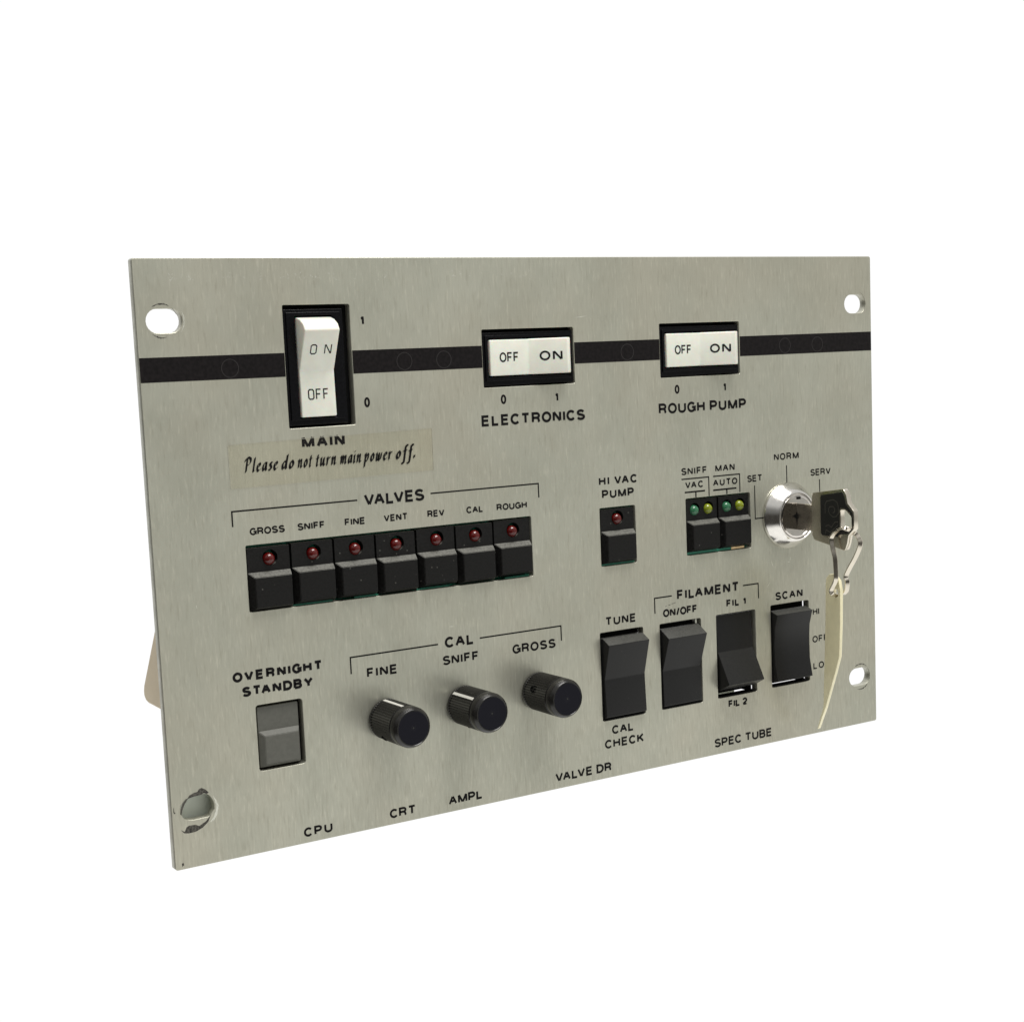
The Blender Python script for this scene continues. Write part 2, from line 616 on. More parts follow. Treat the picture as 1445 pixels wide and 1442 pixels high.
# ---- black stripe in four lengths between the switches, with the marks of the studs behind it
for a, b in ((0.15, MAIN[0] - .2), (MAIN[1] + .2, ELEC[0] - .2), (ELEC[1] + .2, ROUG[0] - .2), (ROUG[1] + .2, PW - .15)):
    part(slab('stripe', [(a, 27.8), (b, 27.8), (b, 34.8), (a, 34.8)], [], 0.005, 0.03, M['stripe']), plate)
for cu in (27.2, 84.8, 98.9, 170.5, 241.3, 257.1):
    part(slab('stud_mark', circle(cu, 31.65, 2.75), [circle(cu, 31.65, 2.52)], 0.028, 0.045, M['ring']), plate)

# ---- printed legends
WT = {0: 0.69, 1: 0.84, 2: 0.51}
LEG = [("MAIN", 48.5, 62.8, 56.3, 3.6, 3), ("1", 70.2, 71.6, 20.3, 2.9, 0), ("0", 70.1, 72.1, 45.2, 3.1, 0),
       ("VALVES", 68.2, 89.4, 75.3, 3.75, 1),
       ("GROSS", 30.0, 41.3, 80.8, 2.2, 2), ("SNIFF", 45.4, 54.5, 80.8, 2.2, 2), ("FINE", 61.2, 68.2, 80.8, 2.2, 2),
       ("VENT", 74.7, 83.1, 80.8, 2.2, 2), ("REV", 90.2, 96.4, 80.8, 2.2, 2), ("CAL", 104.5, 110.8, 80.8, 2.2, 2), ("ROUGH", 115.9, 127.6, 80.9, 2.2, 2),
       ("HI VAC", 156.8, 172.9, 76.0, 2.95, 0), ("PUMP", 157.9, 171.3, 80.5, 2.95, 0),
       ("ELECTRONICS", 111.7, 152.1, 53.5, 3.6, 1), ("0", 119.3, 121.4, 46.7, 3.1, 0), ("1", 140.3, 141.8, 46.9, 3.0, 0),
       ("ROUGH PUMP", 183.1, 222.3, 53.4, 3.7, 1), ("0", 190.3, 192.4, 46.7, 3.1, 0), ("1", 211.9, 213.4, 46.8, 3.0, 0),
       ("SNIFF", 192.1, 203.6, 75.1, 2.5, 4), ("MAN", 207.4, 216.3, 75.0, 2.5, 4), ("VAC", 193.7, 201.8, 79.9, 2.4, 4), ("AUTO", 206.2, 217.4, 80.0, 2.4, 4),
       ("SET", 222.0, 229.1, 79.8, 2.45, 2), ("NORM", 234.9, 246.9, 72.9, 2.5, 2), ("SERV", 252.5, 262.6, 79.8, 2.5, 2),
       ("OVERNIGHT", 21.6, 50.9, 124.0, 3.05, 1), ("STANDBY", 24.3, 47.5, 128.7, 3.05, 1),
       ("CAL", 94.2, 105.1, 123.2, 3.55, 1), ("FINE", 65.9, 76.6, 128.8, 3.05, 0), ("SNIFF", 93.1, 106.6, 128.7, 3.05, 0), ("GROSS", 119.6, 136.7, 128.6, 3.1, 0),
       ("CPU", 41.4, 51.1, 175.1, 2.95, 0), ("CRT", 71.2, 80.6, 175.0, 3.0, 0), ("AMPL", 92.8, 105.6, 174.7, 3.0, 0),
       ("VALVE DR", 134.5, 157.8, 174.6, 3.1, 0), ("SPEC TUBE", 203.7, 231.0, 174.4, 3.2, 0),
       ("TUNE", 157.4, 170.4, 124.0, 3.0, 0), ("CAL", 158.6, 167.9, 162.0, 3.05, 0), ("CHECK", 155.4, 172.1, 166.7, 3.1, 0),
       ("FILAMENT", 188.6, 216.9, 118.7, 3.55, 1), ("ON/OFF", 182.2, 197.5, 124.1, 2.85, 0), ("FIL 1", 210.9, 220.0, 123.9, 2.7, 0), ("FIL 2", 210.7, 219.5, 160.7, 2.7, 0),
       ("SCAN", 234.1, 247.5, 124.2, 3.0, 0), ("HI", 252.4, 255.6, 131.9, 2.55, 2), ("OFF", 252.0, 259.8, 142.3, 2.55, 2), ("LO", 252.2, 257.6, 152.4, 2.55, 2)]
WT[3], WT[4] = 0.92, 0.53
for s, a, b, base, cap, kind in LEG:
    bm = bmesh.new()
    lay_text(bm, s, a, b, cap, WT[kind], on_face(base))
    me = bpy.data.meshes.new('legend')
    bm.to_mesh(me)
    bm.free()
    part(link('legend', me, M['ink'], None, f'black printed legend reading {s}'), plate)

LINES = [("bracket_line", [[(24.8, 77.8), (24.8, 73.3), (65.9, 73.3)], [(91.7, 73.3), (132.4, 73.3), (132.4, 77.9)]], .42),
         ("bracket_line", [[(60.5, 126.8), (60.5, 121.6), (91.7, 121.6)], [(107.3, 121.6), (139.1, 121.6), (139.1, 126.6)]], .42),
         ("bracket_line", [[(178.7, 122.3), (178.7, 116.9), (186.3, 116.9)], [(218.8, 116.9), (226.0, 116.9), (226.1, 122.4)]], .42),
         ("leader_line", [[(192.1, 76.5), (204.3, 76.5), (204.3, 83.3)]], .40), ("leader_line", [[(193.4, 81.2), (202.5, 81.2)], [(198.35, 81.3), (198.35, 83.3)]], .52),
         ("leader_line", [[(206.3, 76.5), (218.5, 76.5), (218.5, 83.0)]], .40), ("leader_line", [[(206.2, 81.4), (216.9, 81.4)], [(212.45, 81.5), (212.45, 83.2)]], .52),
         ("leader_line", [[(225.4, 81.2), (225.4, 93.2), (229.2, 93.2)]], .38), ("leader_line", [[(240.9, 75.0), (240.9, 81.2)]], .38), ("leader_line", [[(257.0, 81.3), (257.0, 87.0)]], .38)]
for nm, strokes, wd in LINES:
    for groups in ([[q] for q in strokes] if nm == 'bracket_line' else [strokes]):
        bm = bmesh.new()
        for k, st in enumerate(groups):
            ribbon(bm, [(a, -b) for a, b in st], wd + .05, lambda x, y, k: V(x, -y, 0.03 + 0.004 * k), k)
        me = bpy.data.meshes.new(nm)
        bm.to_mesh(me)
        bm.free()
        part(link(nm, me, M['ink']), plate)

# ---- worn metal round the screw slots, adhesive residue, nicks
def blob(bm, pts, out):
    bm.faces.new([bm.verts.new(V(a, b, out)) for a, b in pts])


def wear_arc(bm, cu, cv, r, a0, a1, wid, out=0.02, n=16):
    ins, outs = [], []
    for k in range(n + 1):
        a = math.radians(a0 + (a1 - a0) * k / n)
        t = math.sin(math.pi * k / n) ** 0.6
        wv = wid * t * random.uniform(.35, 1.0)
        rr = r + random.uniform(-.08, .08)
        ins.append(bm.verts.new(V(cu + (rr - wv / 2) * math.cos(a), cv + (rr - wv / 2) * math.sin(a), out)))
        outs.append(bm.verts.new(V(cu + (rr + wv / 2) * math.cos(a), cv + (rr + wv / 2) * math.sin(a), out)))
    for k in range(n):
        bm.faces.new((ins[k], ins[k + 1], outs[k + 1], outs[k]))


for cu, cv, arcs in ((7.6, 17.6, [(-125, -60, .55), (75, 130, .5), (-50, -20, .25)]), (276.6, 17.4, [(-60, 40, .2)]),
                     (276.2, 158.6, [(-125, -45, .5), (40, 110, .55), (-40, 30, .25)])):
    bm = bmesh.new()
    for a0, a1, wd in arcs:
        wear_arc(bm, cu, cv, 4.75 if cu < 100 else 4.9, a0, a1, wd)
    me = bpy.data.meshes.new('wear_mark')
    bm.to_mesh(me)
    bm.free()
    part(link('wear_mark', me, M['wear']), plate)
bm = bmesh.new()
blob(bm, [(5.0, 156.2), (5.8, 155.2), (7.2, 154.7), (8.3, 154.6), (8.8, 153.9), (9.6, 153.6), (10.8, 154.3), (11.8, 155.4), (11.2, 155.7), (10.2, 155.3), (9.2, 155.7), (7.0, 155.8)], 0.02)
blob(bm, [(2.9, 158.6), (3.5, 157.2), (4.6, 156.1), (5.4, 156.0), (4.1, 157.6), (3.3, 159.4), (2.9, 160.8), (2.6, 160.2)], 0.022)
blob(bm, [(2.4, 165.0), (3.6, 165.8), (4.2, 164.6), (5.0, 164.2), (7.0, 164.3), (8.2, 164.9), (10.4, 163.8), (12.0, 162.2), (11.0, 164.2), (9.2, 165.6), (7.0, 166.4), (4.8, 166.5), (3.4, 166.2)], 0.02)
blob(bm, [(.6, 158.2), (.75, 157.9), (.8, 159.2), (1.2, 159.8), (.8, 159.9), (.6, 159.4)], 0.021)
blob(bm, [(2.0, 175.2), (2.5, 174.9), (2.7, 175.7), (2.1, 176.1)], 0.02)
me = bpy.data.meshes.new('torn_edge')
bm.to_mesh(me)
bm.free()
part(link('torn_edge', me, M['wear'], None, 'dark torn metal round the lower left screw slot'), plate)
def scuff(*args, **kw):
    bm = bmesh.new()
    wear_arc(bm, *args, **kw)
    me = bpy.data.meshes.new('bright_scuff')
    bm.to_mesh(me)
    bm.free()
    part(link('bright_scuff', me, M['bare']), plate)


for k in range(3):
    scuff(8.3, 159.8, 5.6 + .25 * k, -35 + 10 * k, 60 - 5 * k, .5, 0.018 + .002 * k)
scuff(9.0, 17.6, 5.2, -30, 40, .5, 0.018)

bm = bmesh.new()
for u0, u1, n in ((10.5, 18.5, 22), (27, 40, 10), (44, 58, 26), (60, 70, 6), (77, 84, 9), (96, 128, 12), (128, 133, 8)):
    for k in range(n):
        a, b = random.uniform(u0, u1), random.gauss(5.6, .55)
        ln, wd, an = random.uniform(.15, .75), random.uniform(.06, .16), random.uniform(0, math.pi)
        c, s = math.cos(an), math.sin(an)
        blob(bm, [(a + x * c - y * s, b + x * s + y * c) for x, y in ((-ln / 2, -wd / 2), (ln / 2, -wd / 3), (ln / 2.4, wd / 2), (-ln / 2.2, wd / 3))], 0.012 + 0.0006 * k)
me = bpy.data.meshes.new('adhesive_residue')
bm.to_mesh(me)
bm.free()
part(link('adhesive_residue', me, M['fleck']), plate)
NICKS = [(152, 19.5, 5, .25, -.1), (233.0, 110.5, 3.2, .22, 1.2), (241.8, 109.6, 2.2, .2, -1.2), (241.0, 110.6, 1.4, .2, .3), (231, 118.0, 2.6, .2, -.8), (97, 116.5, 2.0, .2, .1),
         (86, 60, 2.2, .12, 1.4), (61, 61.5, 1.8, .12, 1.5), (200, 60, 2, .12, 1.5), (12, 100, 1.5, .15, 1.4)]
for k, (a, b, ln, wd, an) in enumerate(NICKS):
    bm = bmesh.new()
    c, s = math.cos(an), math.sin(an)
    blob(bm, [(a + x * c - y * s, b + x * s + y * c) for x, y in ((-ln / 2, -wd / 6), (ln * .1, -wd / 2), (ln / 2, 0), (-ln * .1, wd / 2))], 0.012 + 0.001 * k)
    me = bpy.data.meshes.new('scratch')
    bm.to_mesh(me)
    bm.free()
    part(link('scratch', me, M['bare']), plate)
bm = bmesh.new()
for k, (a, b, ln) in enumerate([(185.2, 120.0, 1.6), (186.6, 119.7, 1.6), (187.6, 119.5, 1.2), (183.6, 120.3, .8)]):
    blob(bm, [(a - ln / 2, b + .06), (a, b - .14), (a + ln / 2, b - .1), (a, b + .1)], 0.012 + .001 * k)
me = bpy.data.meshes.new('scuff_mark')
bm.to_mesh(me)
bm.free()
part(link('scuff_mark', me, M['wear']), plate)

# ---- taped notice under the MAIN switch
tape = part(slab('tape_label', [(24.8, 53.8), (93.4, 52.8), (93.3, 66.1), (25.0, 66.8)], [], 0.06, 0.085, M['tape'],
                 label='clear tape strip with a handwritten style notice about the main power'))
bm = bmesh.new()
for k, (p, q, wd) in enumerate([((24.8, 53.8), (93.4, 52.8), .12), ((25.0, 66.8), (60, 66.4), .16), ((60, 66.4), (93.3, 66.1), .12), ((24.85, 53.8), (25.0, 66.8), .1), ((93.35, 52.8), (93.3, 66.1), .14)]):
    ribbon(bm, [(p[0], -p[1]), (q[0], -q[1])], wd, lambda x, y, k: V(x, -y, 0.09 + .003 * k), k)
me = bpy.data.meshes.new('tape_edge')
bm.to_mesh(me)
bm.free()
part(link('tape_edge', me, M['tape_edge']), tape)

# chancery letters: x-height 1, broad pen
SG = {
    'P': (1.0, [[(.20, 0), (.42, 1.75)], [(.05, 1.35), (.22, 1.72), (.60, 1.85), (.95, 1.6), (.85, 1.1), (.45, .85), (.30, .85)]]),
    'l': (.34, [[(.32, 1.75), (.10, .18), (.18, 0), (.34, .14)]]),
    'e': (.62, [[(.10, .52), (.50, .66), (.52, .90), (.34, 1.0), (.12, .70), (.08, .30), (.24, 0), (.46, .10), (.58, .26)]]),
    'a': (.70, [[(.62, .95), (.36, 1.0), (.12, .64), (.08, .22), (.20, 0), (.42, .30), (.64, 1.0), (.56, .18), (.66, .06)]]),
    's': (.54, [[(.52, .86), (.36, 1.0), (.20, .82), (.40, .46), (.42, .18), (.24, 0), (.06, .14)]]),
    'd': (.72, [[(.60, .90), (.36, 1.0), (.12, .64), (.08, .22), (.20, 0), (.42, .26), (.62, .9)], [(.78, 1.8), (.56, .16), (.68, .06)]]),
    'o': (.66, [[(.36, 1.0), (.14, .66), (.08, .26), (.26, 0), (.50, .30), (.56, .72), (.36, 1.0)]]),
    'n': (.74, [[(.04, .86), (.16, 1.0), (.06, 0)], [(.10, .34), (.34, .90), (.52, 1.0), (.58, .80), (.50, .18), (.60, 0), (.72, .14)]]),
    't': (.44, [[(.32, 1.42), (.12, .18), (.22, 0), (.38, .12)], [(.06, 1.0), (.46, 1.0)]]),
    'u': (.76, [[(.04, .88), (.16, 1.0), (.08, .22), (.20, 0), (.40, .24), (.60, 1.0)], [(.62, 1.0), (.54, .16), (.66, 0), (.76, .12)]]),
    'r': (.56, [[(.04, .86), (.16, 1.0), (.06, 0)], [(.10, .40), (.34, .92), (.56, .92)]]),
    'm': (1.10, [[(.04, .86), (.16, 1.0), (.06, 0)], [(.10, .34), (.34, .92), (.50, 1.0), (.48, .6), (.40, 0)], [(.46, .34), (.70, .92), (.88, 1.0), (.92, .8), (.84, .16), (.94, 0), (1.06, .14)]]),
    'i': (.32, [[(.06, .86), (.18, 1.0), (.08, .16), (.18, 0), (.32, .14)], [(.22, 1.42), (.26, 1.54)]]),
    'p': (.72, [[(.06, .86), (.18, 1.0), (-.04, -.72)], [(.12, .30), (.34, .88), (.54, 1.0), (.62, .66), (.46, .14), (.22, 0), (.10, .12)]]),
    'w': (1.02, [[(.04, .88), (.18, 1.0), (.10, .20), (.24, 0), (.42, .26), (.54, .96), (.48, .20), (.60, 0), (.82, .30), (.94, .96)]]),
    'f': (.52, [[(.70, 1.62), (.54, 1.74), (.40, 1.5), (.18, -.5), (.02, -.70), (-.12, -.6)], [(.10, 1.0), (.54, 1.0)]]),
    '.': (.16, [[(.06, -.04), (.06, .26)]]),
}


def pen(bm, pts, place, k, tx, ty):
    """broad nib held at an angle: every segment is swept by the nib vector"""
    # soften the corners
    P = [Vector(p) for p in pts]
    Q = []
    for i in range(len(P) - 1):
        p0, p1, p2, p3 = P[max(i - 1, 0)], P[i], P[i + 1], P[min(i + 2, len(P) - 1)]
        for j in range(4):
            t = j / 4
            Q.append(.5 * ((2 * p1) + (p2 - p0) * t + (2 * p0 - 5 * p1 + 4 * p2 - p3) * t * t + (3 * p1 - p0 - 3 * p2 + p3) * t ** 3))
    Q.append(P[-1])
    a = [bm.verts.new(place(p.x - tx, p.y - ty, k)) for p in Q]
    b = [bm.verts.new(place(p.x + tx, p.y + ty, k)) for p in Q]
    for i in range(len(Q) - 1):
        bm.faces.new((a[i], b[i], b[i + 1], a[i + 1]))


def script_line(words, v_left, v_right, ul, ur, xh):
    bm = bmesh.new()
    k = 0
    for wd, a, b in words:
        nat = sum(SG[c][0] for c in wd) + .30 * (len(wd) - 1)
        x = a
        sx = (b - a) / nat
        for c in wd:
            for st in SG[c][1]:
                def place(px, py, k, x=x):
                    uu = x + px * sx + (py * .10) * xh
                    base = v_left + (v_right - v_left) * (uu - ul) / (ur - ul)
                    return V(uu, base - py * xh, 0.10 + 0.0012 * k)
                pen(bm, st, place, k, .15, .12)
                k += 1
            x += (SG[c][0] + .30) * sx
    me = bpy.data.meshes.new('notice_lettering')
    bm.to_mesh(me)
    bm.free()
    return me


WORDS = [("Please", 29.6, 40.1), ("do", 41.5, 45.4), ("not", 46.8, 51.2), ("turn", 52.7, 59.3), ("main", 60.9, 67.8), ("power", 69.1, 78.5), ("off.", 80.1, 86.7)]
part(link('notice_lettering', script_line(WORDS, 62.1, 61.5, 29.5, 86.9, 2.3), M['ink'], None, 'black script lettering reading Please do not turn main power off.'), tape)


# ---- white rocker power switches
def power_switch(cut, frame, opening, tall):
    fr = slab('power_switch', rrect(*frame, r=0.35), [rrect(*opening, r=0.25)], -3.0, -0.45, M['frame'], bevel=0.18)
    part(fr)
    ridge = slab('bezel_ridge', rrect(frame[0] + .9, frame[1] - .9, frame[2] + .9, frame[3] - 1.5, r=0.3), [rrect(*opening, r=0.25)], -0.44, -0.05, M['frame'], bevel=0.12)
    part(ridge, fr)
    bk = box('switch_body', cut[0] - 1.5, cut[1] + 1.5, cut[2] - 1.2, cut[3] + 1.2, -24, -3.05, M['inside'])
    part(bk, fr)
    return fr


def rocker_mesh(kind, a0, a1, prof, bev_w=0.45):
    bm = bmesh.new()
    (prism_u if kind == 'u' else prism_v)(prof, a0, a1, bm)
    bev(bm, bev_w, 3, ang=14)
    return bm


def profile_at(prof, s):
    for (a, o), (b, p) in zip(prof, prof[1:]):
        if a <= s <= b or b <= s <= a:
            return o + (p - o) * (s - a) / (b - a)
    return prof[-1][1]


ms = power_switch(MAIN, (44.9, 64.6, 15.1, 49.45), (48.6, 60.9, 17.0, 47.5), True)
PROF_M = [(17.5, -2.2), (17.6, 0.2), (18.3, 2.6), (19.6, 4.7), (21.5, 5.75), (33.35, 0.25), (47.1, 0.55), (47.1, -2.2)]
rk = part(finish(rocker_mesh('u', 49.0, 60.5, PROF_M), 'rocker', M['white'], smooth=35), ms)
FACE_M = [(21.5, 5.75), (33.35, 0.25), (47.1, 0.55)]


def rocker_text(s, u0, u1, base, cap, wt, face, horizontal, font, slant=0.0):
    bm = bmesh.new()

    def place(x, y, k):
        v = base - y
        x = x + slant * y
        o = profile_at(face, x if horizontal else v)
        return V(x, v, o + 0.05 + 0.003 * k)
    lay_text(bm, s, u0, u1, cap, wt, place, font)
    me = bpy.data.meshes.new('rocker_lettering')
    bm.to_mesh(me)
    bm.free()
    return link('rocker_lettering', me, M['letter'], None, f'dark lettering reading {s} on the white rocker')


part(rocker_text('O N', 51.6, 58.6, 28.6, 2.95, .34, FACE_M, False, SQ), ms)
part(rocker_text('OFF', 51.3, 58.1, 42.0, 3.25, .38, FACE_M, False, SQ), ms)

for cut, du, dv, sw in ((ELEC, 0.0, 0.0, 'ELECTRONICS'), (ROUG, 71.25, -.1, 'ROUGH PUMP')):
    fr = power_switch(cut, (113.4 + du, 148.3 + du, 23.75 + dv, 40.75 + dv), (115.3 + du, 147.6 + du, 25.7 + dv, 38.0 + dv), False)
    PE = [(115.75 + du, -2.2), (115.75 + du, 0.45), (130.6 + du, 0.15), (142.6 + du, 5.3), (144.2 + du, 4.3), (145.6 + du, 2.2), (146.6 + du, -.4), (146.7 + du, -2.2)]
    part(finish(rocker_mesh('v', 26.1 + dv, 37.55 + dv, PE), 'rocker', M['white'], smooth=35), fr)
    FE = PE[1:4]
    part(rocker_text('OFF', 119.3 + du, 126.7 + du, 33.3 + dv, 3.15, .52, FE, True, GL), fr)
    part(rocker_text('ON', 133.9 + du, 140.9 + du, 33.3 + dv, 3.15, .60, FE, True, GL), fr)


# ---- LED push buttons
def led(cu, cv, r, material, parent, tip=0.9):
    bm = bmesh.new()
    prof = [(r, -5.0), (r, tip - r)]
    for k in range(1, 9):
        a = math.radians(90 * k / 9)
        prof.append((r * math.cos(a), tip - r + r * math.sin(a)))
    lathe(bm, prof, cu, cv, 28)
    return part(finish(bm, 'indicator_light', material, smooth=60), parent)


def push_button(u0, u1, v0, v1, leds, hole_r, material, top_out=-0.4, front_out=1.7, seat=91.8, bl=1.4, base_out=-0.3, name='push_button', right_bev=0.5):
    me = slab_mesh(rrect(u0, u1, v0, seat, r=0.25), [circle(a + .22, b - .12, hole_r, 28) for a, b, _, _ in leds], -3.5, top_out, bevel=0.1)
    bm = bmesh.new()
    bm.from_mesh(me)
    bpy.data.meshes.remove(me)
    # the finger pad: a block whose sides slope in to its face
    lo = [bm.verts.new(V(u, v, base_out)) for u, v in ((u0, seat), (u1, seat), (u1, v1), (u0, v1))]
    hi = [bm.verts.new(V(u, v, front_out)) for u, v in ((u0 + bl, seat + 1.4), (u1 - right_bev, seat + 1.4), (u1 - right_bev, v1 - 1.0), (u0 + bl, v1 - 1.0))]
    dp = [bm.verts.new(V(u, v, -3.5)) for u, v in ((u0, seat), (u1, seat), (u1, v1), (u0, v1))]
    fs = [bm.faces.new(hi)]
    for i in range(4):
        j = (i + 1) % 4
        fs.append(bm.faces.new((lo[i], lo[j], hi[j], hi[i])))
        fs.append(bm.faces.new((dp[i], dp[j], lo[j], lo[i])))
    es = set(hi[i] for i in range(4))
    ed = [e for f in fs for e in f.edges if e.verts[0] in es or e.verts[1] in es]
    bmesh.ops.bevel(bm, geom=list(set(ed)), offset=0.14 * U, segments=2, affect='EDGES')
    o = part(finish(bm, name, material, smooth=28))
    for a, b, r, m in leds:
        led(a - .15, b + .30, r, m, o, tip=1.1)
    return o


def board(cut, lips, lip_v):
    bm = bmesh.new()
    add_box(bm, cut[0] - 3, cut[1] + 3, cut[2] - 5, cut[3] + 6, -6.2, -4.6)
    for a, b in lips:
        add_box(bm, a, b, lip_v, cut[3] - .12, -4.5, -.9)
    return part(finish(bm, 'circuit_board', M['pcb'], label='green circuit board behind the black push buttons'))


for k in range(7):
    u0 = 28.4 + 14.37 * k
    dv = [0.35, -.1, -.15, .1, -.35, .1, -.5][k]
    du = [0.35, .3, .25, .2, .2, .15, .05][k]
    push_button(u0 + du, u0 + 13.7 + du, 84.5 + dv * .5, 103.0 + dv, [(u0 + 7.15 + du, 87.95 + dv * .3, 1.9, M['red'])], 2.4, M['cap'], seat=91.85 + dv * .4)
board(VALV, [(43.0, 56.0), (63.5, 72.0), (85.5, 97.5), (118.5, 127.8)], 103.1)
push_button(157.2, 171.0, 84.3, 102.75, [(164.1, 87.5, 1.9, M['red'])], 2.4, M['cap'], seat=91.7)
board(HIVC, [(157.2, 171.2)], 102.9)
for u0, u1, a, b in ((194.1, 208.0, 197.8, 204.0), (208.7, 222.5, 212.5, 218.5)):
    push_button(u0, u1, 84.0, 102.4, [(a, 87.5, 1.85, M['green']), (b, 87.45, 1.85, M['yellow'])], 2.15, M['cap'], seat=91.4)
pb = board(PAIR, [(194.0, 214.4)], 102.55)
part(box('contact_pad', 214.6, 220.6, 102.55, 103.35, -4.5, -.9, M['gold'], bevel=.05), pb)

# dark shells behind the button rows keep the daylight out
for cut in (VALV, HIVC, PAIR):
    part(box('button_housing', cut[0] - 2, cut[1] + 2, cut[2] - 2, cut[3] + 2, -18, -6.6, M['inside']))

# ---- grey standby button
g = push_button(29.0, 42.3, 132.7, 151.2, [], 1, M['grey'], top_out=-0.9, front_out=0.5, seat=140.1, bl=1.5, base_out=-0.9, right_bev=0.9, name='standby_button')
part(box('button_housing', 26.5, 45.5, 130.5, 153.5, -18, -3.6, M['inside']))


# ---- black rocker switches
def rocker_switch(cut, u0, u1, prof, gt, gb, ur=None, clip=None, ul=None):
    hb = bmesh.new()
    add_box(hb, ul or cut[0] + .1, ur or cut[1] - .1, cut[2] + gt, cut[3] - gb, -22, -3.3)
    if clip:
        add_box(hb, *clip)
    add_box(hb, cut[0] + .1, cut[1] - .1, cut[3] - .5, cut[3] - .06, -3.4, -.35)  # black lip added as the shade on the cut-out's bottom wall
    body = part(finish(hb, 'rocker_switch', M['inside']))
    part(finish(rocker_mesh('u', u0, u1, prof, 0.28), 'rocker', M['rocker'], smooth=25), body)
    return body


rocker_switch(TUNE, 155.6, 172.8, [(128.3, -3.2), (128.1, 0.7), (130.1, 4.3), (142.4, 0.9), (155.5, 1.5), (156.3, -.8), (155.8, -3.2)], 0.0, 0.0)
rocker_switch(ONOF, 181.2, 198.3, [(128.4, -3.2), (128.2, -.4), (131.1, 4.3), (143.1, 0.1), (155.6, 0.5), (156.3, -.6), (155.8, -3.2)], 0.8, 0.6, ur=197.6,
              clip=(197.0, 198.9, 126.5, 131, -8, -3.2))
rocker_switch(FILA, 206.6, 223.2, [(127.0, -3.2), (126.7, -1.0), (139.8, -.4), (151.0, 5.7), (153.9, 0.2), (154.4, -3.2)], 0.3, 1.05, ur=223.9,
              clip=(222.2, 224.3, 127, 156.4, -8, -3.2))
part(box('added_gap_plate', 204, 222.3, 152.5, 162, -12, -10.5, M['plate']))  # added plate, unseen itself, that greys the white gap under the FIL rocker
rocker_switch(SCAN, 232.2, 249.5, [(128.3, -3.2), (127.9, -.3), (129.1, 3.1), (134.5, 1.5), (141.0, 1.0), (147.5, 1.3), (154.0, 2.6), (154.9, -.6), (154.4, -3.2)], 0.45, 1.75,
              clip=(247.6, 250.3, 150, 156.3, -8, -3.2))
part(box('clip_leg', 197.4, 198.2, 126.6, 128.6, -3.1, -1.2, M['bare'], bevel=.1))


# ---- ribbed knobs
M['index'] = mat('index_line_paint', (0.62, 0.61, 0.56), 0.35)


def knob(cu, cv, hole=None, mark=None):
    N = 192

    def rib(k, o):
        if 1.75 < o < 14.3:
            return -0.30 * (0.5 + 0.5 * math.cos(2 * math.pi * k * 48 / N)) ** 0.7
        return 0.0
    bm = bmesh.new()
    prof = [(5.9, 0.7), (6.35, 0.75), (6.4, 1.0), (6.4, 1.7), (6.4, 1.8), (6.42, 8), (6.45, 14.2), (6.45, 14.35), (6.12, 14.5), (6.12, 14.9), (6.42, 15.05), (6.45, 15.6), (6.4, 16.9),
            (6.25, 17.3), (5.75, 18.1), (5.6, 18.3), (5.45, 18.3), (5.3, 18.15)]
    lathe(bm, prof, cu, cv, N, rib)
    o = part(finish(bm, 'knob', M['knob'], smooth=32))
    bm = bmesh.new()
    rr = [(5.28, 18.0)]
    for q in range(22):
        r = 5.2 - q * .235
        rr.append((r, 18.2 - .035 * (q % 2) - .02 * (1 - r / 5.2)))
    lathe(bm, rr, cu, cv, 72)
    part(finish(bm, 'knob_cap', M['knobface'], smooth=60), o)
    sp = bmesh.new()
    lathe(sp, [(3.0, -8), (3.0, 1.2)], cu, cv, 24)
    part(finish(sp, 'shaft', M['inside'], smooth=40), o)
    if mark:
        ib = bmesh.new()
        vs = []
        for o_ in (1.9, 14.3):
            for da in (-4.2, 4.2):
                for r_ in (6.0, 6.5):
                    t_ = math.radians(mark + da)
                    vs.append(ib.verts.new(V(cu + r_ * math.cos(t_), cv - r_ * math.sin(t_), o_)))
        for f_ in ((0, 1, 3, 2), (4, 6, 7, 5), (0, 4, 5, 1), (2, 3, 7, 6), (0, 2, 6, 4), (1, 5, 7, 3)):
            ib.faces.new([vs[i] for i in f_])
        part(finish(ib, 'index_line', M['index']), o)
    if hole:
        a, d = hole
        # the grub screw's hole: a dark sleeve set in the side
        hb = bmesh.new()
        ax = Vector((math.cos(math.radians(a)), 0, math.sin(math.radians(a))))
        c = V(cu, cv, d)
        e1 = Vector((0, 1, 0))
        e2 = ax.cross(e1)
        rings = []
        for r, h in ((1.05, 6.0), (1.05, 6.52), (.85, 6.52), (.8, 6.0)):
            rings.append([hb.verts.new(c + (ax * h + (e1 * math.cos(t) + e2 * math.sin(t)) * r) * U) for t in [2 * math.pi * i / 20 for i in range(20)]])
        for p, q in zip(rings, rings[1:]):
            for i in range(20):
                hb.faces.new((p[i], p[(i + 1) % 20], q[(i + 1) % 20], q[i]))
        hb.faces.new(rings[-1])
        part(finish(hb, 'grub_screw', M['inside'], smooth=40), o)
    return o


knob(71.6, 142.5, (228, 6.5), 101)
knob(99.8, 142.4, (260, 6.5), 133)
knob(128.5, 142.1, (158, 6.5), 31)

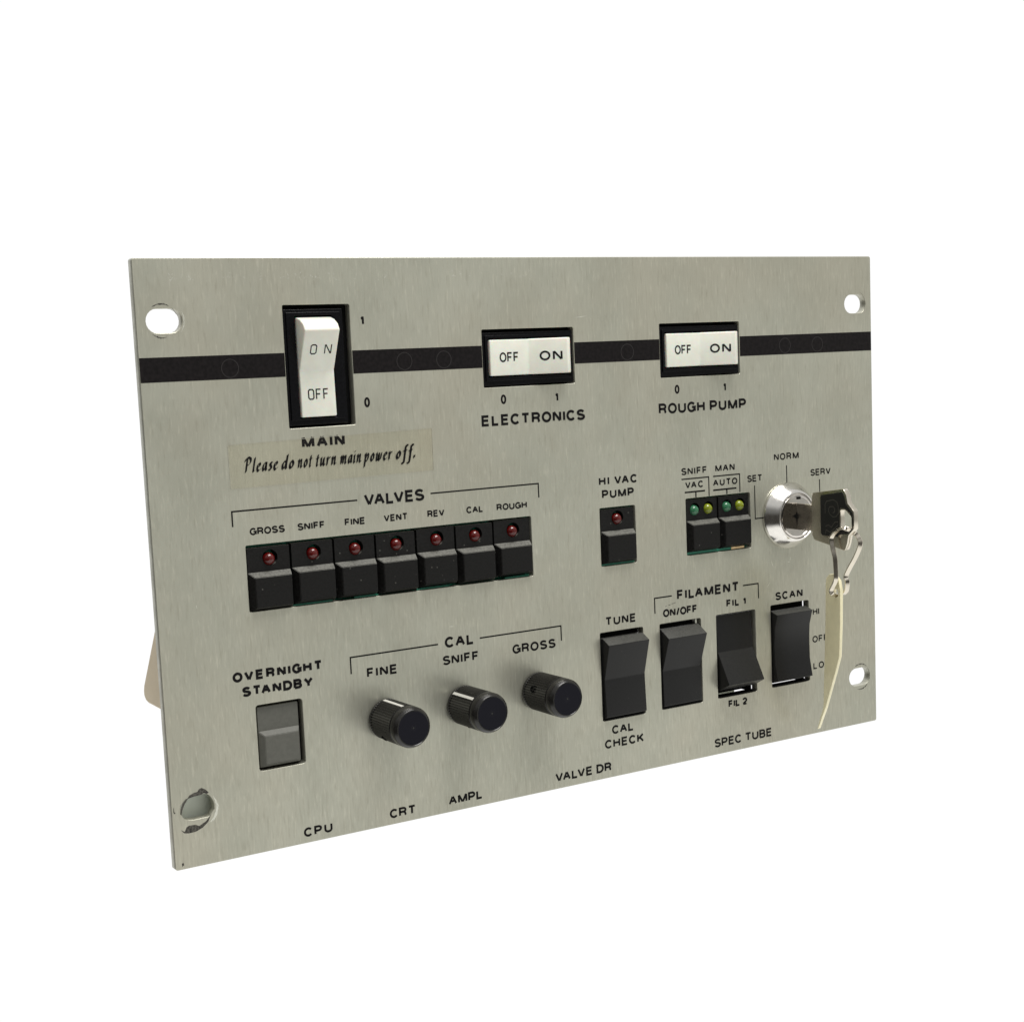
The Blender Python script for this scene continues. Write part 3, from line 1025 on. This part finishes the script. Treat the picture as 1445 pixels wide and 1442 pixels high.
# ---- key lock
LU, LV = 240.9, 93.3
bm = bmesh.new()
prof = [(11.2, 0.02), (12.0, 0.12), (12.15, 0.4), (12.1, 0.8), (11.75, 1.45), (11.15, 2.4), (10.45, 3.45), (9.8, 4.4), (9.25, 5.1), (8.95, 5.4), (8.72, 5.55)]
prof += [(8.45, 5.6), (8.3, 5.4), (8.2, 4.6)]
lathe(bm, prof, LU, LV, 96)
lock = part(finish(bm, 'key_lock', M['chrome'], smooth=40))
bm = bmesh.new()
lathe(bm, [(8.1, 4.0), (8.1, 5.2), (7.9, 5.45), (7.3, 5.55), (7.15, 5.4), (7.0, 5.4), (2.0, 5.42)], LU, LV, 96)
cyl = part(finish(bm, 'lock_cylinder', M['cylinder'], smooth=30), lock)
bm = bmesh.new()
star = [(0, -3.6), (.55, -1.0), (1.0, -.7), (2.4, .15), (1.0, .55), (.6, 1.0), (.35, 4.4), (-.25, 4.2), (-.75, 1.2), (-1.2, .55), (-2.6, -.1), (-1.1, -.7), (-.6, -1.1)]
blob(bm, [(LU + a, LV + b) for a, b in star], 5.46)
me = bpy.data.meshes.new('keyway')
bm.to_mesh(me)
bm.free()
part(link('keyway', me, M['inside']), cyl)
part(box('tooth', LU - .3, LU + 1.5, LV - 7.0, LV - 6.1, 5.45, 5.6, M['inside']), cyl)
bm = bmesh.new()
lathe(bm, [(9, -22), (9, -3.05)], LU, LV, 32)
part(finish(bm, 'lock_barrel', M['inside'], smooth=40), lock)

# ---- added pale plate in place of the shaded surface behind the lower left slot
part(box('added_slot_plate', 4.5, 24.0, 150.0, 170.0, -5.6, -4.8, M['plate'], bevel=.2, label='added pale grey plate in place of the surface behind the lower left screw slot'))

# ================================================================== THE KEY
key = thing('key', 'flat nickel key with a bow inset coloured as a dark reflection, pushed into the round lock', 'key', V(LU, LV, 5.5))
bpy.context.view_layer.update()
KU0, KU1 = 240.2, 242.3


def flat_uv(outline, hole, u0, u1, bevel):
    """outline in (out, v): a plate standing square to the panel, thick along u"""
    me = slab_mesh(outline, [hole] if hole else [], 0.0, u1 - u0, bevel)
    # slab lies in the panel plane: its u axis becomes out, its depth becomes u
    me.transform(Matrix.Translation((PW / 2 * U, 0, 0)))
    R = Matrix(((0, -1, 0, 0), (-1, 0, 0, 0), (0, 0, 1, 0), (0, 0, 0, 1)))
    me.transform(R)
    me.flip_normals()
    me.transform(Matrix.Translation(((u0 - PW / 2) * U, 0, 0)))
    return me


BOW = [(14.0, 84.6), (14.4, 84.3), (29.0, 82.3), (29.7, 82.4), (30.2, 82.9), (31.1, 84.4), (31.8, 87.2), (34.4, 89.6), (34.7, 90.2), (34.7, 95.8), (34.4, 96.4), (32.0, 98.6), (31.2, 101.4), (30.4, 103.6), (29.6, 104.0),
       (23.2, 102.8), (15.2, 101.4), (14.4, 101.0), (13.5, 99.4), (13.4, 88.0)]
HOLE = [(28.1, 90.4), (28.5, 89.7), (30.3, 89.7), (31.0, 90.0), (33.0, 91.6), (33.4, 92.3), (33.4, 95.6), (33.0, 96.0), (28.6, 96.0), (28.1, 95.6)]
bow = part(link('bow', flat_uv(BOW, HOLE, KU0, KU1, 0.16), M['nickel']), key)
BL = [(5.3, 88.7), (13.45, 88.7), (13.45, 98.3), (5.3, 98.3)]
part(link('blade', flat_uv(BL, None, 240.55, 242.0, 0.1), M['nickel']), key)
INS = [(18.2, 85.6), (18.8, 84.9), (29.0, 83.5), (29.6, 83.9), (30.2, 85.2), (30.9, 87.9), (33.6, 90.3), (33.9, 96.0), (31.6, 98.2), (27.9, 97.4), (27.2, 99.0), (18.9, 99.2), (18.2, 98.6)]
HOLE2 = [(27.5, 90.0), (28.2, 89.1), (30.5, 89.1), (31.4, 89.5), (33.3, 91.2), (33.7, 92.2), (33.7, 95.8), (33.2, 96.5), (28.4, 96.5), (27.5, 96.0)]
INS = [(18.2, 85.6), (18.8, 84.9), (29.0, 83.4), (29.6, 83.8), (30.2, 85.0), (31.0, 87.7), (33.9, 90.2), (34.1, 90.6), (34.1, 95.9), (33.6, 96.9), (31.4, 98.0), (27.2, 98.6), (26.6, 99.4), (18.9, 99.3), (18.2, 98.6)]
part(link('grip_inset', flat_uv(INS, HOLE2, KU0 - .10, KU0 + .3, 0.04), M['inset']), bow)
bm = bmesh.new()
EMB = [[(20.6, 91.4), (20.6, 88.2), (21.4, 87.0), (24.8, 86.3), (26.6, 87.0), (27.2, 88.4), (27.2, 91.0), (26.2, 92.2), (24.4, 92.4), (23.0, 91.6), (22.4, 90.6), (22.4, 89.6), (23.0, 88.9), (24.6, 88.7), (25.4, 89.4), (25.4, 90.6), (24.4, 91.0)],
       [(27.0, 94.0), (25.4, 94.2), (23.6, 96.2), (22.2, 95.4), (20.6, 96.0)], [(20.6, 98.6), (21.0, 97.2), (23.0, 98.0), (26.4, 95.6), (27.0, 95.2)]]
for k, st in enumerate(EMB):
    ribbon(bm, [(a, -b) for a, b in st], .22, lambda x, y, k: V(KU0 - .13 - .004 * k, -y, x), k)
me = bpy.data.meshes.new('emblem')
bm.to_mesh(me)
bm.free()
part(link('emblem', me, M['emboss'], None, 'thin raised outline emblem on the dark inset'), bow)


# ================================================================== THE WIRE LOOP
LOOP = [(238.2, 99.5, 25.6), (238.0, 97.0, 28.3), (238.2, 95.8, 31.6), (239.8, 96.4, 32.8), (243.2, 97.8, 31.9), (244, 99.9, 33.2), (244, 102.0, 33.7),
        (243.6, 106.2, 31.9), (243, 110.4, 29.4), (242.6, 113.7, 27.8), (242.6, 115.5, 28.5), (242.9, 119.1, 27.4), (242, 120.6, 24.7), (239, 119.7, 24.9),
        (238.6, 118.4, 24.6), (238.4, 115.0, 26.9), (238.3, 112.3, 27.4), (238.2, 106.6, 27.1), (238.1, 102.9, 26.1)]


def catmull(P, n=8, closed=True):
    Q = []
    m = len(P)
    for i in range(m):
        p0, p1, p2, p3 = P[(i - 1) % m], P[i], P[(i + 1) % m], P[(i + 2) % m]
        for j in range(n):
            t = j / n
            Q.append(.5 * ((2 * p1) + (p2 - p0) * t + (2 * p0 - 5 * p1 + 4 * p2 - p3) * t * t + (3 * p1 - p0 - 3 * p2 + p3) * t ** 3))
    return Q


def strip(bm, P, side, wd, th):
    """flat wire: a rectangular section carried along a closed path; side is the broad direction"""
    n = len(P)
    rings = []
    for i in range(n):
        t = (P[(i + 1) % n] - P[i - 1]).normalized()
        s = (side - t * side.dot(t)).normalized()
        h = t.cross(s)
        ring = []
        for a, b in ((-1, -.55), (-.8, -1), (.8, -1), (1, -.55), (1, .55), (.8, 1), (-.8, 1), (-1, .55)):
            ring.append(bm.verts.new(P[i] + s * a * wd / 2 * U + h * b * th / 2 * U))
        rings.append(ring)
    for i in range(n):
        a, b = rings[i], rings[(i + 1) % n]
        for k in range(8):
            bm.faces.new((a[k], a[(k + 1) % 8], b[(k + 1) % 8], b[k]))


bm = bmesh.new()
path = catmull([V(*p) for p in LOOP], 7)
strip(bm, path, Vector((0.75, -0.6, 0.2)), 1.65, 0.75)
loop = finish(bm, 'key_loop', M['nickel'], smooth=40)
loop['label'] = 'bent flat metal loop joining the key to the ivory tag'
loop['category'] = 'key ring'

# ================================================================== THE TAG
bm = bmesh.new()
K = 0.3


def tag_at(v, out, side=0.0):
    n = Vector((1, 0.3, 0)).normalized()
    return V(243.5 - K * (out - 15), v, out) + n * side * U


TAG = [(113.6, 19.9), (113.0, 23.2), (115.0, 27.0), (118.3, 28.1), (130.2, 27.6), (142.4, 26.5), (149.0, 23.2), (163.1, 15.6), (172.5, 9.4), (172.3, 8.9), (163.2, 13.9), (155.0, 14.5), (141.6, 15.7),
       (128.4, 16.7), (117.2, 17.2), (115.0, 17.9)]
HO = [(119.6 + 1.5 * math.sin(2 * math.pi * k / 16), 24.8 + 1.7 * math.cos(2 * math.pi * k / 16)) for k in range(16)]
me = slab_mesh([(o, v) for v, o in TAG], [[(o, v) for v, o in HO]], 0.0, 2.0, 0.2, 2)
me.transform(Matrix.Translation((PW / 2 * U, 0, 0)))
for vt in me.vertices:
    o, side, z = vt.co.x / U, -vt.co.y / U, vt.co.z
    p = tag_at(PH - z / U, o, side)
    vt.co = p
me.flip_normals()
tag = link('key_tag', me, M['tag'])
tag['label'] = 'ivory plastic tag hanging from the metal loop below the key'
tag['category'] = 'key tag'

# ================================================================== THE WEDGE BEHIND
bm = bmesh.new()
WP = [(86.0, -3.2), (107.0, -17.0), (124.6, -29.6), (126.8, -31.2), (128.6, -31.9), (130.4, -31.9), (131.6, -30.4), (132.1, -28.4), (132.4, -17.0), (132.8, -3.2)]
prism_u(WP, 5.0, 19.0, bm)
bev(bm, 0.8, 3, ang=50)
wedge = finish(bm, 'support_wedge', M['wedge'], smooth=40)
wedge['label'] = 'tan wedge propped behind the left edge of the panel'
wedge['category'] = 'wedge'
